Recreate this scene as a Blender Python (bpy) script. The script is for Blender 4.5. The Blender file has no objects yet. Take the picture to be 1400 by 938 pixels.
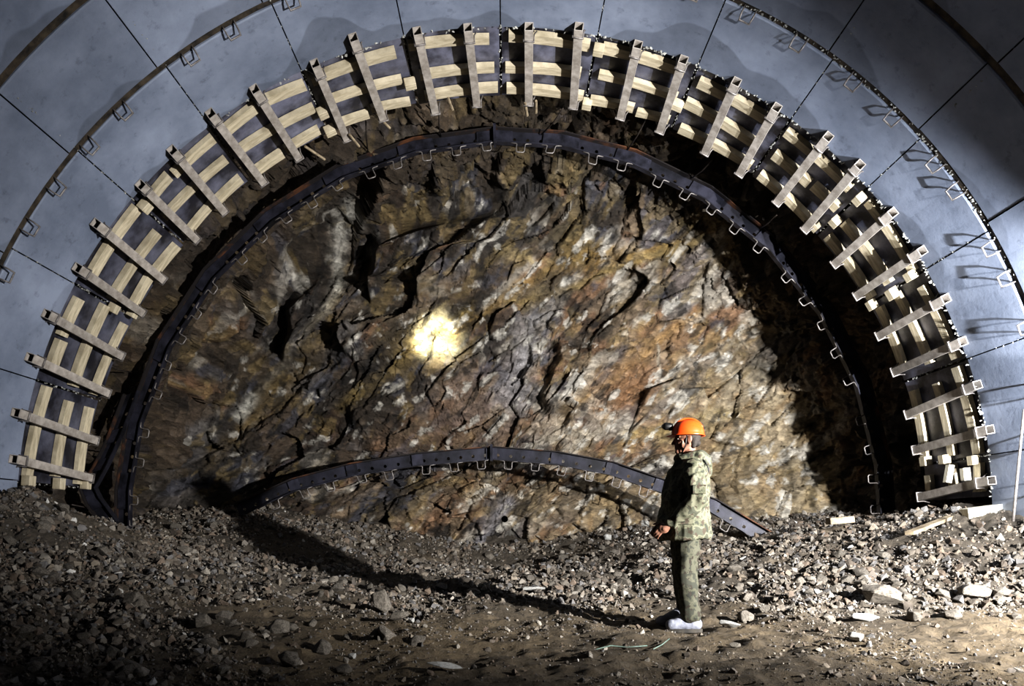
import bpy, bmesh, math, random
import numpy as np
from mathutils import Vector, Matrix

random.seed(7)
rng = np.random.default_rng(11)
scene = bpy.context.scene
COL = scene.collection
PI = math.pi
F = 933.0                      # focal length in pixels
VX, VY = 690.0, 720.0          # vanishing point of the tunnel axis
AX = Vector((0.0, 0.0, 0.15))  # tunnel axis passes here, running along +Y


def at(px, py, Y):
    return Vector(((px - VX) / F * Y, Y, (VY - py) / F * Y))


def pol(R, a, Y):
    """point on a circle around the tunnel axis; a in degrees, 0 = +X, 90 = up"""
    return Vector((R * math.cos(math.radians(a)), Y, AX.z + R * math.sin(math.radians(a))))


# ------------------------------------------------------------------ numpy noise
def _hash(ix, iy, iz, seed):
    h = (ix.astype(np.int64) * 73856093) ^ (iy.astype(np.int64) * 19349663) ^ (iz.astype(np.int64) * 83492791) ^ (seed * 2654435)
    h &= 0xFFFFFFFF
    h = ((h ^ (h >> 16)) * 0x45d9f3b) & 0xFFFFFFFF
    h = ((h ^ (h >> 16)) * 0x45d9f3b) & 0xFFFFFFFF
    h = h ^ (h >> 16)
    return (h & 0xFFFFFF) / float(0xFFFFFF)


def vnoise(p, seed=0):
    i = np.floor(p)
    f = p - i
    u = f * f * f * (f * (f * 6 - 15) + 10)
    i = i.astype(np.int64)
    out = 0
    for dx in (0, 1):
        for dy in (0, 1):
            for dz in (0, 1):
                w = (u[:, 0] if dx else 1 - u[:, 0]) * (u[:, 1] if dy else 1 - u[:, 1]) * (u[:, 2] if dz else 1 - u[:, 2])
                out = out + w * _hash(i[:, 0] + dx, i[:, 1] + dy, i[:, 2] + dz, seed)
    return out * 2 - 1


def fbm(p, octv=4, seed=0, gain=0.5):
    a, s, o = 1.0, 0.0, 0
    for k in range(octv):
        s = s + a * vnoise(p * (2.03 ** k) + 17.3 * k, seed + k)
        o += a
        a *= gain
    return s / o


def voro(q, seed=0):
    """F1, F2, offset to nearest point, cell randoms (N,4)"""
    i = np.floor(q).astype(np.int64)
    n = len(q)
    f1 = np.full(n, 9.0); f2 = np.full(n, 9.0)
    off = np.zeros((n, 3)); cid = np.zeros((n, 3), np.int64)
    for dx in (-1, 0, 1):
        for dy in (-1, 0, 1):
            for dz in (-1, 0, 1):
                c = i + np.array([dx, dy, dz])
                fp = np.stack([_hash(c[:, 0], c[:, 1], c[:, 2], seed + k) for k in (1, 2, 3)], 1) + c
                d = q - fp
                r = np.sqrt((d * d).sum(1))
                m = r < f1
                f2 = np.where(m, f1, np.minimum(f2, r))
                f1 = np.where(m, r, f1)
                off[m] = d[m]; cid[m] = c[m]
    rnd = np.stack([_hash(cid[:, 0], cid[:, 1], cid[:, 2], seed + 10 + k) for k in range(4)], 1)
    return f1, f2, off, rnd


def sstep(a, b, x):
    t = np.clip((x - a) / (b - a), 0, 1)
    return t * t * (3 - 2 * t)


# ------------------------------------------------------------------ materials
def srgb(*c):
    return tuple((v / 12.92 if v <= .04045 else ((v + .055) / 1.055) ** 2.4) for v in c) + (1,)


def new_mat(name):
    m = bpy.data.materials.new(name)
    m.use_nodes = True
    nt = m.node_tree
    return m, nt, nt.nodes["Principled BSDF"]


def N(nt, typ, **kw):
    n = nt.nodes.new(typ)
    for k, v in kw.items():
        if k in n.inputs:
            n.inputs[k].default_value = v
        else:
            setattr(n, k, v)
    return n


def noise_mat(name, c1, c2, scale=6, rough=.7, metal=0.0, bump=.2, bscale=30, detail=5, stretch=(1, 1, 1), rnd=.0, dist=.01, lo=.35, hi=.65, coord="Object"):
    """two colours mixed by noise, with a fine noise bump; rnd = brightness change from object to object"""
    m, nt, b = new_mat(name)
    tc = N(nt, "ShaderNodeTexCoord"); mp = N(nt, "ShaderNodeMapping")
    mp.inputs["Scale"].default_value = stretch
    nt.links.new(tc.outputs[coord], mp.inputs["Vector"])
    n1 = N(nt, "ShaderNodeTexNoise", Scale=scale, Detail=detail, Roughness=.6)
    nt.links.new(mp.outputs[0], n1.inputs["Vector"])
    r = N(nt, "ShaderNodeValToRGB")
    r.color_ramp.elements[0].position = lo; r.color_ramp.elements[1].position = hi
    r.color_ramp.elements[0].color = c1; r.color_ramp.elements[1].color = c2
    nt.links.new(n1.outputs["Fac"], r.inputs["Fac"])
    out = r.outputs["Color"]
    if rnd:
        oi = N(nt, "ShaderNodeObjectInfo")
        mr = N(nt, "ShaderNodeMapRange")
        mr.inputs["To Min"].default_value = 1 - rnd; mr.inputs["To Max"].default_value = 1 + rnd
        nt.links.new(oi.outputs["Random"], mr.inputs["Value"])
        mx = N(nt, "ShaderNodeVectorMath", operation="SCALE")
        nt.links.new(out, mx.inputs[0]); nt.links.new(mr.outputs[0], mx.inputs["Scale"])
        out = mx.outputs[0]
    nt.links.new(out, b.inputs["Base Color"])
    b.inputs["Roughness"].default_value = rough
    b.inputs["Metallic"].default_value = metal
    if bump:
        n2 = N(nt, "ShaderNodeTexNoise", Scale=bscale, Detail=4)
        nt.links.new(mp.outputs[0], n2.inputs["Vector"])
        bp = N(nt, "ShaderNodeBump", Strength=bump, Distance=dist)
        nt.links.new(n2.outputs["Fac"], bp.inputs["Height"])
        nt.links.new(bp.outputs[0], b.inputs["Normal"])
    return m


M = {}
M["tube"] = noise_mat("tube_steel", srgb(.56, .53, .50), srgb(.74, .71, .68), 9, .6, .0, .15, 60, rnd=.12)
M["tube_dark"] = noise_mat("tube_inside", srgb(.05, .05, .05), srgb(.10, .09, .08), 9, .8)
M["wood"] = noise_mat("sawn_wood", srgb(.66, .615, .52), srgb(.82, .775, .675), 5, .75, 0, .3, 40, stretch=(1, 5, 1), rnd=.12)
M["wood_pale"] = noise_mat("pale_wood", srgb(.80, .77, .68), srgb(.93, .91, .84), 5, .7, 0, .2, 40, stretch=(1, 5, 1))
M["wood_old"] = noise_mat("weathered_wood", srgb(.45, .40, .33), srgb(.68, .62, .52), 7, .8, 0, .3, 40)
M["panel"] = noise_mat("form_panel_steel", srgb(.17, .17, .21), srgb(.52, .53, .61), 2.2, .45, .2, .25, 14, detail=9, rnd=.3, lo=.42, hi=.75)
M["rebar"] = noise_mat("rebar_steel", srgb(.36, .34, .33), srgb(.58, .56, .55), 20, .5, .4, .2, 120)
M["rebar_dark"] = noise_mat("dark_rebar", srgb(.16, .14, .13), srgb(.30, .27, .25), 20, .6, .4, .2, 120)
M["rib"] = noise_mat("rib_steel", srgb(.09, .09, .11), srgb(.22, .22, .265), 3, .5, .35, .2, 50)
M["splice"] = noise_mat("splice_steel", srgb(.11, .11, .135), srgb(.25, .25, .30), 4, .45, .35, .2, 50)
M["rust"] = noise_mat("rusty_steel", srgb(.13, .11, .11), srgb(.46, .29, .17), 2.2, .75, .2, .3, 60, lo=.5, hi=.72)
M["mortar"] = noise_mat("mortar", srgb(.52, .52, .50), srgb(.74, .74, .72), 8, .9, 0, .4, 60)
M["stone"] = noise_mat("broken_stone", srgb(.27, .25, .225), srgb(.47, .445, .41), 9, .9, 0, .5, 40, rnd=.32, dist=.02)
M["stone_pale"] = noise_mat("pale_stone", srgb(.56, .55, .53), srgb(.74, .74, .73), 9, .9, 0, .5, 40, dist=.02)
M["packing"] = noise_mat("joint_packing", srgb(.10, .09, .08), srgb(.30, .26, .21), 9, .9, 0, .4, 40)
M["cord"] = noise_mat("pale_cord", srgb(.38, .47, .43), srgb(.52, .60, .56), 30, .6, 0, 0)


def concrete_mat():
    m, nt, b = new_mat("lining_concrete")
    L = nt.links.new
    g = N(nt, "ShaderNodeNewGeometry")
    n1 = N(nt, "ShaderNodeTexNoise", Scale=.9, Detail=6, Roughness=.65)
    n2 = N(nt, "ShaderNodeTexNoise", Scale=7, Detail=8, Roughness=.7)
    L(g.outputs["Position"], n1.inputs["Vector"]); L(g.outputs["Position"], n2.inputs["Vector"])
    r1 = N(nt, "ShaderNodeValToRGB")
    e = r1.color_ramp.elements
    e[0].position = .36; e[0].color = srgb(.43, .465, .535); e[1].position = .66; e[1].color = srgb(.57, .605, .68)
    L(n1.outputs["Fac"], r1.inputs["Fac"])
    # scattered dark specks and smudges
    r2 = N(nt, "ShaderNodeValToRGB")
    e = r2.color_ramp.elements
    e[0].position = .30; e[0].color = (.40, .40, .42, 1); e[1].position = .43; e[1].color = (1, 1, 1, 1)
    L(n2.outputs["Fac"], r2.inputs["Fac"])
    mx = N(nt, "ShaderNodeMix", data_type="RGBA", blend_type="MULTIPLY")
    mx.inputs[0].default_value = .55
    L(r1.outputs[0], mx.inputs[6]); L(r2.outputs[0], mx.inputs[7])
    # damp scalloped patches toward the leading edge of each ring
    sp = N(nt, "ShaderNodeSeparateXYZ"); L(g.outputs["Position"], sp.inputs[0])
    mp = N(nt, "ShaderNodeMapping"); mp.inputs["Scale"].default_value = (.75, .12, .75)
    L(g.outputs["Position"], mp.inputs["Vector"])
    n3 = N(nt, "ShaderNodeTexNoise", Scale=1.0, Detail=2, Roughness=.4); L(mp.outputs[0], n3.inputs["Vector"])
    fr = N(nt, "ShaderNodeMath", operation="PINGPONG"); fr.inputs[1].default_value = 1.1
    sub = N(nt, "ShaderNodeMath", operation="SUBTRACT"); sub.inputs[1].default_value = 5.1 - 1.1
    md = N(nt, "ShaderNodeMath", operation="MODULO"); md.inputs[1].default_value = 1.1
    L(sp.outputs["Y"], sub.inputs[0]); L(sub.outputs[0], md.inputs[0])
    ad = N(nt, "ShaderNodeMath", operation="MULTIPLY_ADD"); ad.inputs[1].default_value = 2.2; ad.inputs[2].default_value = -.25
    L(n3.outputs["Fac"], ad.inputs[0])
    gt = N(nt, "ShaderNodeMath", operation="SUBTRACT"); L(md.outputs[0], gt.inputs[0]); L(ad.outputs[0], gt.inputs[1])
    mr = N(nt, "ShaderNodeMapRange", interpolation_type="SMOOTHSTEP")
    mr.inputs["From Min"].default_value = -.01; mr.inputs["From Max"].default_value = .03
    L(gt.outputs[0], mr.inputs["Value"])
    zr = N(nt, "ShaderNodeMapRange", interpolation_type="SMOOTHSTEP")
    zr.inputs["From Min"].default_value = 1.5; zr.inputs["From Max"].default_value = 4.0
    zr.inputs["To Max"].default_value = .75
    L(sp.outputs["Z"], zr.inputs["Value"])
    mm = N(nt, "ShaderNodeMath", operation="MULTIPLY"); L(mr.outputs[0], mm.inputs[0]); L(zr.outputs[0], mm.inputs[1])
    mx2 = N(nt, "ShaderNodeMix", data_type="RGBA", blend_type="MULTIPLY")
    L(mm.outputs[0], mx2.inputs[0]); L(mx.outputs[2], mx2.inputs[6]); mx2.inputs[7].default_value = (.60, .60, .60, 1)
    oi = N(nt, "ShaderNodeObjectInfo"); mr2 = N(nt, "ShaderNodeMapRange")
    mr2.inputs["To Min"].default_value = .9; mr2.inputs["To Max"].default_value = 1.08
    L(oi.outputs["Random"], mr2.inputs["Value"])
    sc = N(nt, "ShaderNodeVectorMath", operation="SCALE"); L(mx2.outputs[2], sc.inputs[0]); L(mr2.outputs[0], sc.inputs["Scale"])
    L(sc.outputs[0], b.inputs["Base Color"])
    b.inputs["Roughness"].default_value = .62
    bp = N(nt, "ShaderNodeBump", Strength=.35, Distance=.012); L(n2.outputs["Fac"], bp.inputs["Height"]); L(bp.outputs[0], b.inputs["Normal"])
    return m


def attr_mat(name, rough=.85, nscale=9, bump=.6, bdist=.05, var=(.62, 1.3), stretch=(1, 1, 1), rot=0):
    """colour from the mesh's own 'col' attribute, broken up by noise and bumped"""
    m, nt, b = new_mat(name)
    L = nt.links.new
    a = N(nt, "ShaderNodeVertexColor", layer_name="col")
    g = N(nt, "ShaderNodeNewGeometry")
    mp = N(nt, "ShaderNodeMapping"); mp.inputs["Scale"].default_value = stretch; mp.inputs["Rotation"].default_value = (0, rot, 0)
    L(g.outputs["Position"], mp.inputs["Vector"])
    n1 = N(nt, "ShaderNodeTexNoise", Scale=nscale, Detail=8, Roughness=.72)
    n2 = N(nt, "ShaderNodeTexVoronoi", Scale=nscale * .45); n2.feature = "F1"
    L(mp.outputs[0], n1.inputs["Vector"])
    wv = N(nt, "ShaderNodeVectorMath", operation="MULTIPLY_ADD")
    L(n1.outputs["Color"], wv.inputs[0]); wv.inputs[1].default_value = (.25, .25, .25); L(mp.outputs[0], wv.inputs[2])
    L(wv.outputs[0], n2.inputs["Vector"])
    mr = N(nt, "ShaderNodeMapRange"); mr.inputs["From Min"].default_value = .3; mr.inputs["From Max"].default_value = .7
    mr.inputs["To Min"].default_value, mr.inputs["To Max"].default_value = var
    L(n1.outputs["Fac"], mr.inputs["Value"])
    sc = N(nt, "ShaderNodeVectorMath", operation="SCALE"); L(a.outputs["Color"], sc.inputs[0]); L(mr.outputs[0], sc.inputs["Scale"])
    L(sc.outputs[0], b.inputs["Base Color"])
    b.inputs["Roughness"].default_value = rough
    ad = N(nt, "ShaderNodeMath", operation="ADD"); L(n1.outputs["Fac"], ad.inputs[0]); L(n2.outputs["Distance"], ad.inputs[1])
    bp = N(nt, "ShaderNodeBump", Strength=bump, Distance=bdist); L(ad.outputs[0], bp.inputs["Height"]); L(bp.outputs[0], b.inputs["Normal"])
    return m


M["concrete"] = concrete_mat()
M["rock"] = attr_mat("rock", .72, 7, 1.0, .09, (.5, 1.42), (1, 1, 2.0), math.radians(45))
M["soil"] = attr_mat("soil", .9, 14, .8, .05, (.6, 1.35))
M["rubble"] = attr_mat("rubble", .9, 16, .5, .03, (.7, 1.3))


# ------------------------------------------------------------------ mesh builder
class MB:
    def __init__(self):
        self.v, self.f = [], []

    def add(self, vs, fs):
        o = len(self.v)
        self.v += [tuple(p) for p in vs]
        self.f += [tuple(i + o for i in q) for q in fs]

    def hexa(self, c):
        """8 corners: 4 bottom ccw, 4 top ccw"""
        self.add(c, [(3, 2, 1, 0), (4, 5, 6, 7), (0, 1, 5, 4), (1, 2, 6, 5), (2, 3, 7, 6), (3, 0, 4, 7)])

    def box(self, c, sx, sy, sz, ax=None):
        """box centred at c; ax = 3 axis vectors"""
        c = Vector(c)
        X, Y, Z = ax if ax else (Vector((1, 0, 0)), Vector((0, 1, 0)), Vector((0, 0, 1)))
        P = lambda a, b, d: c + X * (a * sx / 2) + Y * (b * sy / 2) + Z * (d * sz / 2)
        self.hexa([P(-1, -1, -1), P(1, -1, -1), P(1, 1, -1), P(-1, 1, -1), P(-1, -1, 1), P(1, -1, 1), P(1, 1, 1), P(-1, 1, 1)])

    def beam(self, p, q, w, t, up, seg=1, jit=0.0):
        """box from p to q, width w across, thickness t along up"""
        p, q = Vector(p), Vector(q)
        d = (q - p); L = d.length; d.normalize()
        up = Vector(up); up = (up - d * up.dot(d)).normalized()
        s = d.cross(up)
        rings = []
        for k in range(seg + 1):
            c = p + d * (L * k / seg)
            jw = 1 + random.uniform(-jit, jit); jt = 1 + random.uniform(-jit, jit)
            rings.append([c + s * (a * w / 2 * jw) + up * (b * t / 2 * jt) for a, b in ((-1, -1), (1, -1), (1, 1), (-1, 1))])
        self.loft(rings)

    def loft(self, rings, cap=True, closed=True):
        n = len(rings[0]); o = len(self.v)
        for r in rings:
            self.v += [tuple(p) for p in r]
        for k in range(len(rings) - 1):
            for i in range(n if closed else n - 1):
                j = (i + 1) % n
                self.f.append((o + k * n + i, o + k * n + j, o + (k + 1) * n + j, o + (k + 1) * n + i))
        if cap and closed:
            self.f.append(tuple(o + i for i in range(n - 1, -1, -1)))
            self.f.append(tuple(o + (len(rings) - 1) * n + i for i in range(n)))

    def wire(self, pts, r, n=6, r2=None, caps=True):
        pts = [Vector(p) for p in pts]
        rings = []
        prev = None
        for k, p in enumerate(pts):
            a = (pts[k] - pts[k - 1]).normalized() if k else (pts[1] - pts[0]).normalized()
            b = (pts[k + 1] - pts[k]).normalized() if k < len(pts) - 1 else a
            t = (a + b)
            t = t.normalized() if t.length > 1e-6 else a
            if prev is None:
                h = Vector((0, 0, 1)) if abs(t.z) < .9 else Vector((1, 0, 0))
                s = t.cross(h).normalized()
            else:
                s = (prev - t * prev.dot(t)).normalized()
            prev = s
            u = t.cross(s)
            m = 1 / max(.55, math.sqrt(max(0.0, (1 + a.dot(b)) / 2)))
            rr = (r if r2 is None else r + (r2 - r) * k / (len(pts) - 1)) * m
            rings.append([p + (s * math.cos(2 * PI * i / n) + u * math.sin(2 * PI * i / n)) * rr for i in range(n)])
        self.loft(rings, caps)

    def build(self, name, mat, parent=None, smooth=False, origin=None, bevel=0):
        me = bpy.data.meshes.new(name)
        if parent is not None:
            o0 = world_of(parent)
        elif origin is not None:
            o0 = Vector(origin)
        else:
            a = np.array(self.v); o0 = Vector(((a[:, 0].min() + a[:, 0].max()) / 2, (a[:, 1].min() + a[:, 1].max()) / 2, a[:, 2].min()))
        vv = [(p[0] - o0.x, p[1] - o0.y, p[2] - o0.z) for p in self.v]
        me.from_pydata(vv, [], self.f)
        me.update()
        if bevel:
            bm = bmesh.new(); bm.from_mesh(me)
            bmesh.ops.bevel(bm, geom=bm.edges[:], offset=bevel, segments=1, affect="EDGES", clamp_overlap=True)
            bm.to_mesh(me); bm.free()
        if smooth:
            me.polygons.foreach_set("use_smooth", [True] * len(me.polygons))
        me.materials.append(M[mat] if isinstance(mat, str) else mat)
        o = bpy.data.objects.new(name, me)
        COL.objects.link(o)
        if parent is not None:
            o.parent = parent
        else:
            o.location = o0
        return o


def world_of(o):
    p = Vector(o.location)
    while o.parent is not None:
        o = o.parent
        p += o.location
    return p


def tag(o, label=None, cat=None, group=None, kind=None):
    for k, v in (("label", label), ("category", cat), ("group", group), ("kind", kind)):
        if v:
            o[k] = v
    return o


def empty(name, loc):
    o = bpy.data.objects.new(name, None)
    o.empty_display_size = .2
    COL.objects.link(o)
    o.location = loc
    return o


ORD = "first second third fourth fifth sixth seventh eighth ninth tenth eleventh twelfth thirteenth fourteenth fifteenth sixteenth".split()


def np_mesh(name, V, Fq, mat, col=None, smooth=True, parent=None, tri=False):
    me = bpy.data.meshes.new(name)
    k = 3 if tri else 4
    me.vertices.add(len(V)); me.vertices.foreach_set("co", np.asarray(V, np.float32).ravel())
    me.loops.add(len(Fq) * k); me.loops.foreach_set("vertex_index", np.asarray(Fq, np.int32).ravel())
    me.polygons.add(len(Fq)); me.polygons.foreach_set("loop_start", np.arange(0, len(Fq) * k, k, dtype=np.int32))
    me.polygons.foreach_set("use_smooth", np.full(len(Fq), smooth))
    me.update(calc_edges=True)
    if col is not None:
        ca = me.color_attributes.new("col", "FLOAT_COLOR", "POINT")
        c4 = np.ones((len(V), 4), np.float32); c4[:, :3] = col
        ca.data.foreach_set("color", c4.ravel())
    me.materials.append(M[mat])
    o = bpy.data.objects.new(name, me); COL.objects.link(o)
    if parent: o.parent = parent
    return o


def lin(c):
    c = np.asarray(c, float)
    return np.where(c <= .04045, c / 12.92, ((c + .055) / 1.055) ** 2.4)


# ================================================================== GROUND
GC = []
for (px, py, Y) in ((932, 864, 5.83), (640, 772, 12.2), (500, 735, 12.5), (300, 712, 12.0), (220, 727, 11.3), (150, 728, 11.3), (115, 700, 9.6), (20, 668, 8.3), (70, 670, 8.6),
                    (0, 760, 6.5), (60, 720, 7.5), (150, 800, 6.5), (0, 850, 4.8), (300, 780, 8.0), (450, 800, 8.0), (640, 790, 9.0), (800, 800, 8.5), (600, 850, 6.3), (520, 790, 9.6),
                    (750, 768, 12.3), (880, 730, 12.0), (1000, 738, 11.5), (1130, 722, 11.0), (1230, 706, 10.8), (1310, 690, 9.0), (1390, 690, 8.2), (1300, 760, 7.5), (1300, 835, 5.75),
                    (1100, 845, 5.8), (1100, 790, 7.6), (1395, 840, 5.5), (690, 938, 3.9), (0, 938, 3.85), (1400, 938, 3.85), (1060, 745, 10.0), (220, 690, 13.0), (860, 835, 6.6), (130, 745, 9.0)):
    GC.append(tuple(at(px, py, Y)))
GC += [(0, 1, -1.1), (-4, 1, -.95), (4, 1, -1.0), (0, -3, -1.1), (-4, -3, -1), (4, -3, -1), (0, 15, .2), (-5, 15, .8), (5, 15, .4), (-7, 8.5, .5), (7, 9, .4), (-7, 5, .1), (7, 5, -.2), (-7.5, 12, .2), (7.5, 12, .4), (4.6, 4.6, -.85), (-5.2, 5.2, -.35)]
GC = np.array(GC)


def _rbf():
    P = GC[:, :2]; n = len(P)
    K = np.sqrt(((P[:, None] - P[None]) ** 2).sum(2) + .05)
    A = np.zeros((n + 3, n + 3)); A[:n, :n] = K - np.eye(n) * .15; A[:n, n:] = np.c_[np.ones(n), P]; A[n:, :n] = A[:n, n:].T
    return np.linalg.solve(A, np.r_[GC[:, 2], 0, 0, 0])


_W = _rbf()


def g_base(x, y):
    x = np.atleast_1d(np.asarray(x, float)); y = np.atleast_1d(np.asarray(y, float))
    out = np.zeros(len(x))
    for s in range(0, len(x), 20000):
        q = np.c_[x[s:s + 20000], y[s:s + 20000]]
        K = np.sqrt(((q[:, None] - GC[None, :, :2]) ** 2).sum(2) + .05)
        out[s:s + 20000] = K @ _W[:len(GC)] + _W[-3] + q @ _W[-2:]
    return out


def muckiness(x, y):
    """1 where the floor is loose broken stone, 0 where it is trodden dirt"""
    x = np.asarray(x, float); y = np.asarray(y, float)
    p = np.c_[x, y, y * 0]
    a = sstep(6.3, 7.6, y + .5 * vnoise(p * .8, 3)) + sstep(-1.2, -3.0, x + .4 * vnoise(p * .9, 4)) * .9
    a = a + sstep(5.5, 6.1, y) * sstep(2.0, 2.8, x)
    return np.clip(a, 0, 1)


def ground_z(x, y):
    x = np.atleast_1d(np.asarray(x, float)); y = np.atleast_1d(np.asarray(y, float))
    p = np.c_[x, y, np.zeros(len(x))]
    m = muckiness(x, y)
    z = g_base(x, y)
    z = z + fbm(p * .9, 3, 20) * .07 + fbm(p * 3.2, 3, 21) * (.055 + .025 * m) + fbm(p * 11, 2, 25) * (.024 + .012 * m)
    return z


def gz(x, y):
    return float(ground_z([x], [y])[0])


def build_ground():
    ys = np.concatenate([np.arange(-3, 3.2, .2), 3.2 * (14.9 / 3.2) ** (np.linspace(0, 1, 420))])
    us = np.linspace(-1, 1, 420)
    Yg, U = np.meshgrid(ys, us, indexing="ij")
    Xg = U * 7.6
    x, y = Xg.ravel(), Yg.ravel()
    z = ground_z(x, y)
    V = np.c_[x, y, z]
    p = np.c_[x, y, x * 0]
    nr, nc = Xg.shape
    i = np.arange(nr * nc).reshape(nr, nc)
    Fq = np.stack([i[:-1, :-1], i[:-1, 1:], i[1:, 1:], i[1:, :-1]], -1).reshape(-1, 4)
    m = muckiness(x, y)[:, None]
    dirt = lin([.385, .335, .26]); muck = lin([.36, .33, .29]); dark = lin([.20, .175, .145]); pale = lin([.44, .39, .32])
    t = sstep(-.45, .5, fbm(p * 1.1, 4, 30))[:, None]; t2 = sstep(.25, .6, fbm(p * .8, 4, 40))[:, None]
    col = (dirt * (1 - m) + muck * m)
    col = col * (.5 + .5 * t) + dark * (.5 - .5 * t)
    col = col * (1 - .5 * t2) + pale * .5 * t2
    o = np_mesh("floor", V, Fq, "soil", col)
    tag(o, kind="structure")
    return o


# ================================================================== ROCK EXCAVATION
PROF = [(7.05, 9.3), (6.85, 10.6), (6.8, 11.6), (6.75, 12.6), (6.65, 13.4), (6.35, 13.9), (5.7, 14.2), (4.6, 14.4), (3.0, 14.5), (1.5, 14.55), (0.02, 14.55)]


def build_rock():
    # resample the profile evenly
    P = np.array(PROF); d = np.r_[0, np.cumsum(np.sqrt((np.diff(P, axis=0) ** 2).sum(1)))]
    nS, nT = 450, 1440
    s = np.linspace(0, d[-1], nS)
    R = np.interp(s, d, P[:, 0]); D = np.interp(s, d, P[:, 1])
    k = np.ones(15) / 15
    Rs = np.convolve(np.pad(R, 7, "edge"), k, "valid"); Ds = np.convolve(np.pad(D, 7, "edge"), k, "valid")
    dR = np.gradient(Rs); dD = np.gradient(Ds); ln = np.sqrt(dR ** 2 + dD ** 2)
    th = np.radians(np.linspace(-90, 270, nT))
    T, Sx = np.meshgrid(th, np.arange(nS), indexing="ij")
    r = Rs[Sx]; Y = Ds[Sx]
    X = r * np.cos(T); Z = AX.z + r * np.sin(T)
    nrad = -(dD / ln)[Sx]; ny = -(np.abs(dR) / ln)[Sx]
    Nn = np.stack([nrad * np.cos(T), ny, nrad * np.sin(T)], -1).reshape(-1, 3)
    V = np.stack([X, Y, Z], -1).reshape(-1, 3)
    x, y, z = V.T
    face = sstep(12.8, 14.0, y)
    # toe of the face leans forward near the floor
    toe = sstep(1.9, 0.0, z) * face
    V[:, 1] -= toe * 1.15
    y = V[:, 1]
    # apparent position, used only to lay out the bands of rock over the face
    px = VX + F * x / y; py = VY - F * z / y
    # bedding dips from upper right to lower left
    a = math.radians(47)
    u = x * math.cos(a) + z * math.sin(a); v = -x * math.sin(a) + z * math.cos(a)
    Q = np.c_[u * .55, y * .8, v]
    warp = np.c_[vnoise(Q * 1.3, 50), vnoise(Q * 1.3, 51), vnoise(Q * 1.3, 52)] * .25
    disp = np.zeros(len(V))
    shade = np.zeros(len(V))
    for sc, amp, tilt, sd in ((.7, .20, .50, 100), (1.6, .16, .62, 200), (3.7, .085, .62, 300), (8.0, .040, .60, 400), (17.0, .018, .5, 600)):
        Qs = (Q * np.array([1, 1, 1.0]) + warp / (sc ** .8) * .7) * sc
        f1, f2, off, rn = voro(Qs, sd)
        disp += amp * (rn[:, 3] - .5) * 1.15 + tilt * ((rn[:, :3] - .5) * off).sum(1) / sc * 1.25
        if 1 < sc < 10: disp -= amp * .35 * np.exp(-((f2 - f1) / .04) ** 2) * (rn[:, 2] > .45)
        shade += (rn[:, 0] - .5) * (.4 if sc < 2 else .75)
        if sc == 1.6: rn_mid = rn
        if sc == 3.7: rn_sml = rn
    disp += fbm(Q * 1.1, 4, 60) * .15 + fbm(V * 9, 3, 70) * .016 + np.abs(fbm(V * 4.0, 4, 75)) * .05

    # --- named relief: (x1,y1)-(x2,y2) image line; the rock on its right side stands proud of the rock on its left
    def line(x1, y1, x2, y2):
        L = math.hypot(x2 - x1, y2 - y1)
        tx, ty = (x2 - x1) / L, (y2 - y1) / L
        t = ((px - x1) * tx + (py - y1) * ty) / L
        n = (px - x1) * (-ty) + (py - y1) * tx
        return t, n
    wob = fbm(V * 1.4, 3, 80) * 16
    def cliff(x1, y1, x2, y2, h, soft, reach):
        t, n = line(x1, y1, x2, y2)
        n = n + wob
        w = sstep(-.1, .15, t) * sstep(1.1, .85, t)
        return h * w * sstep(-soft, soft, n) * sstep(reach, reach * .3, n)
    disp += face * (cliff(506, 415, 502, 300, .95, 4, 260) + cliff(390, 490, 404, 370, .85, 5, 230) + cliff(330, 600, 500, 460, .28, 8, 160)
                    + cliff(745, 560, 760, 470, .42, 4, 120) + cliff(480, 560, 560, 530, .25, 7, 120) + cliff(600, 340, 700, 260, .25, 8, 130) + cliff(300, 470, 330, 330, .3, 8, 140))
    # hollow that the head lamp's spot of light falls in
    disp -= face * .18 * np.exp(-(((px - 560) / 38) ** 2 + ((py - 480) / 26) ** 2))
    edge = sstep(9.3, 9.9, y)
    V += Nn * (disp * (.35 + .65 * edge))[:, None]

    # --- colour of the stone
    def C(*c): return lin(c)
    dark = C(.165, .145, .125); brown = C(.36, .31, .26); tan = C(.53, .46, .375); rust = C(.54, .42, .32); pale = C(.74, .71, .66); grey = C(.42, .41, .41); blue = C(.29, .295, .335); ochre = C(.60, .52, .34); white = C(.86, .85, .81); olive = C(.34, .31, .22)
    q = np.c_[u * .8, y, v * 1.6]
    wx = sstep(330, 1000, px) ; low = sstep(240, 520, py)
    col = np.tile(brown, (len(V), 1))
    def mix(c, w):
        nonlocal col
        w = np.clip(w, 0, 1)[:, None]
        col = col * (1 - w) + c * w
    n1 = fbm(q * .55, 4, 500); n2 = fbm(q * 1.2, 4, 510); n3 = fbm(q * 2.4, 4, 520); n4 = fbm(q * 1.0 + 40, 4, 530); n5 = fbm(q * .8 + 90, 4, 540)
    mix(tan, sstep(-.25, .35, n1 + .25 * (rn_sml[:, 2] - .5) + (wx * low - .35) * .9) * .85)
    mix(olive, sstep(.05, .4, n4) * (1 - low * .6) * .6)
    mix(rust, sstep(.05, .3, n2 + .2 * (rn_sml[:, 3] - .5) + (wx * low - .5) * .35) * .8)
    mix(grey, sstep(.0, .3, n5 + .12 * (rn_mid[:, 1] - .5) + .1 * (rn_sml[:, 1] - .5)) * .75)
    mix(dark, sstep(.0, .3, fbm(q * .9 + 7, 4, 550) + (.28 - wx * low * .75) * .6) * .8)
    mix(blue, sstep(.18, .35, fbm(q * 1.7 + 23, 4, 560)) * .7)
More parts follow.
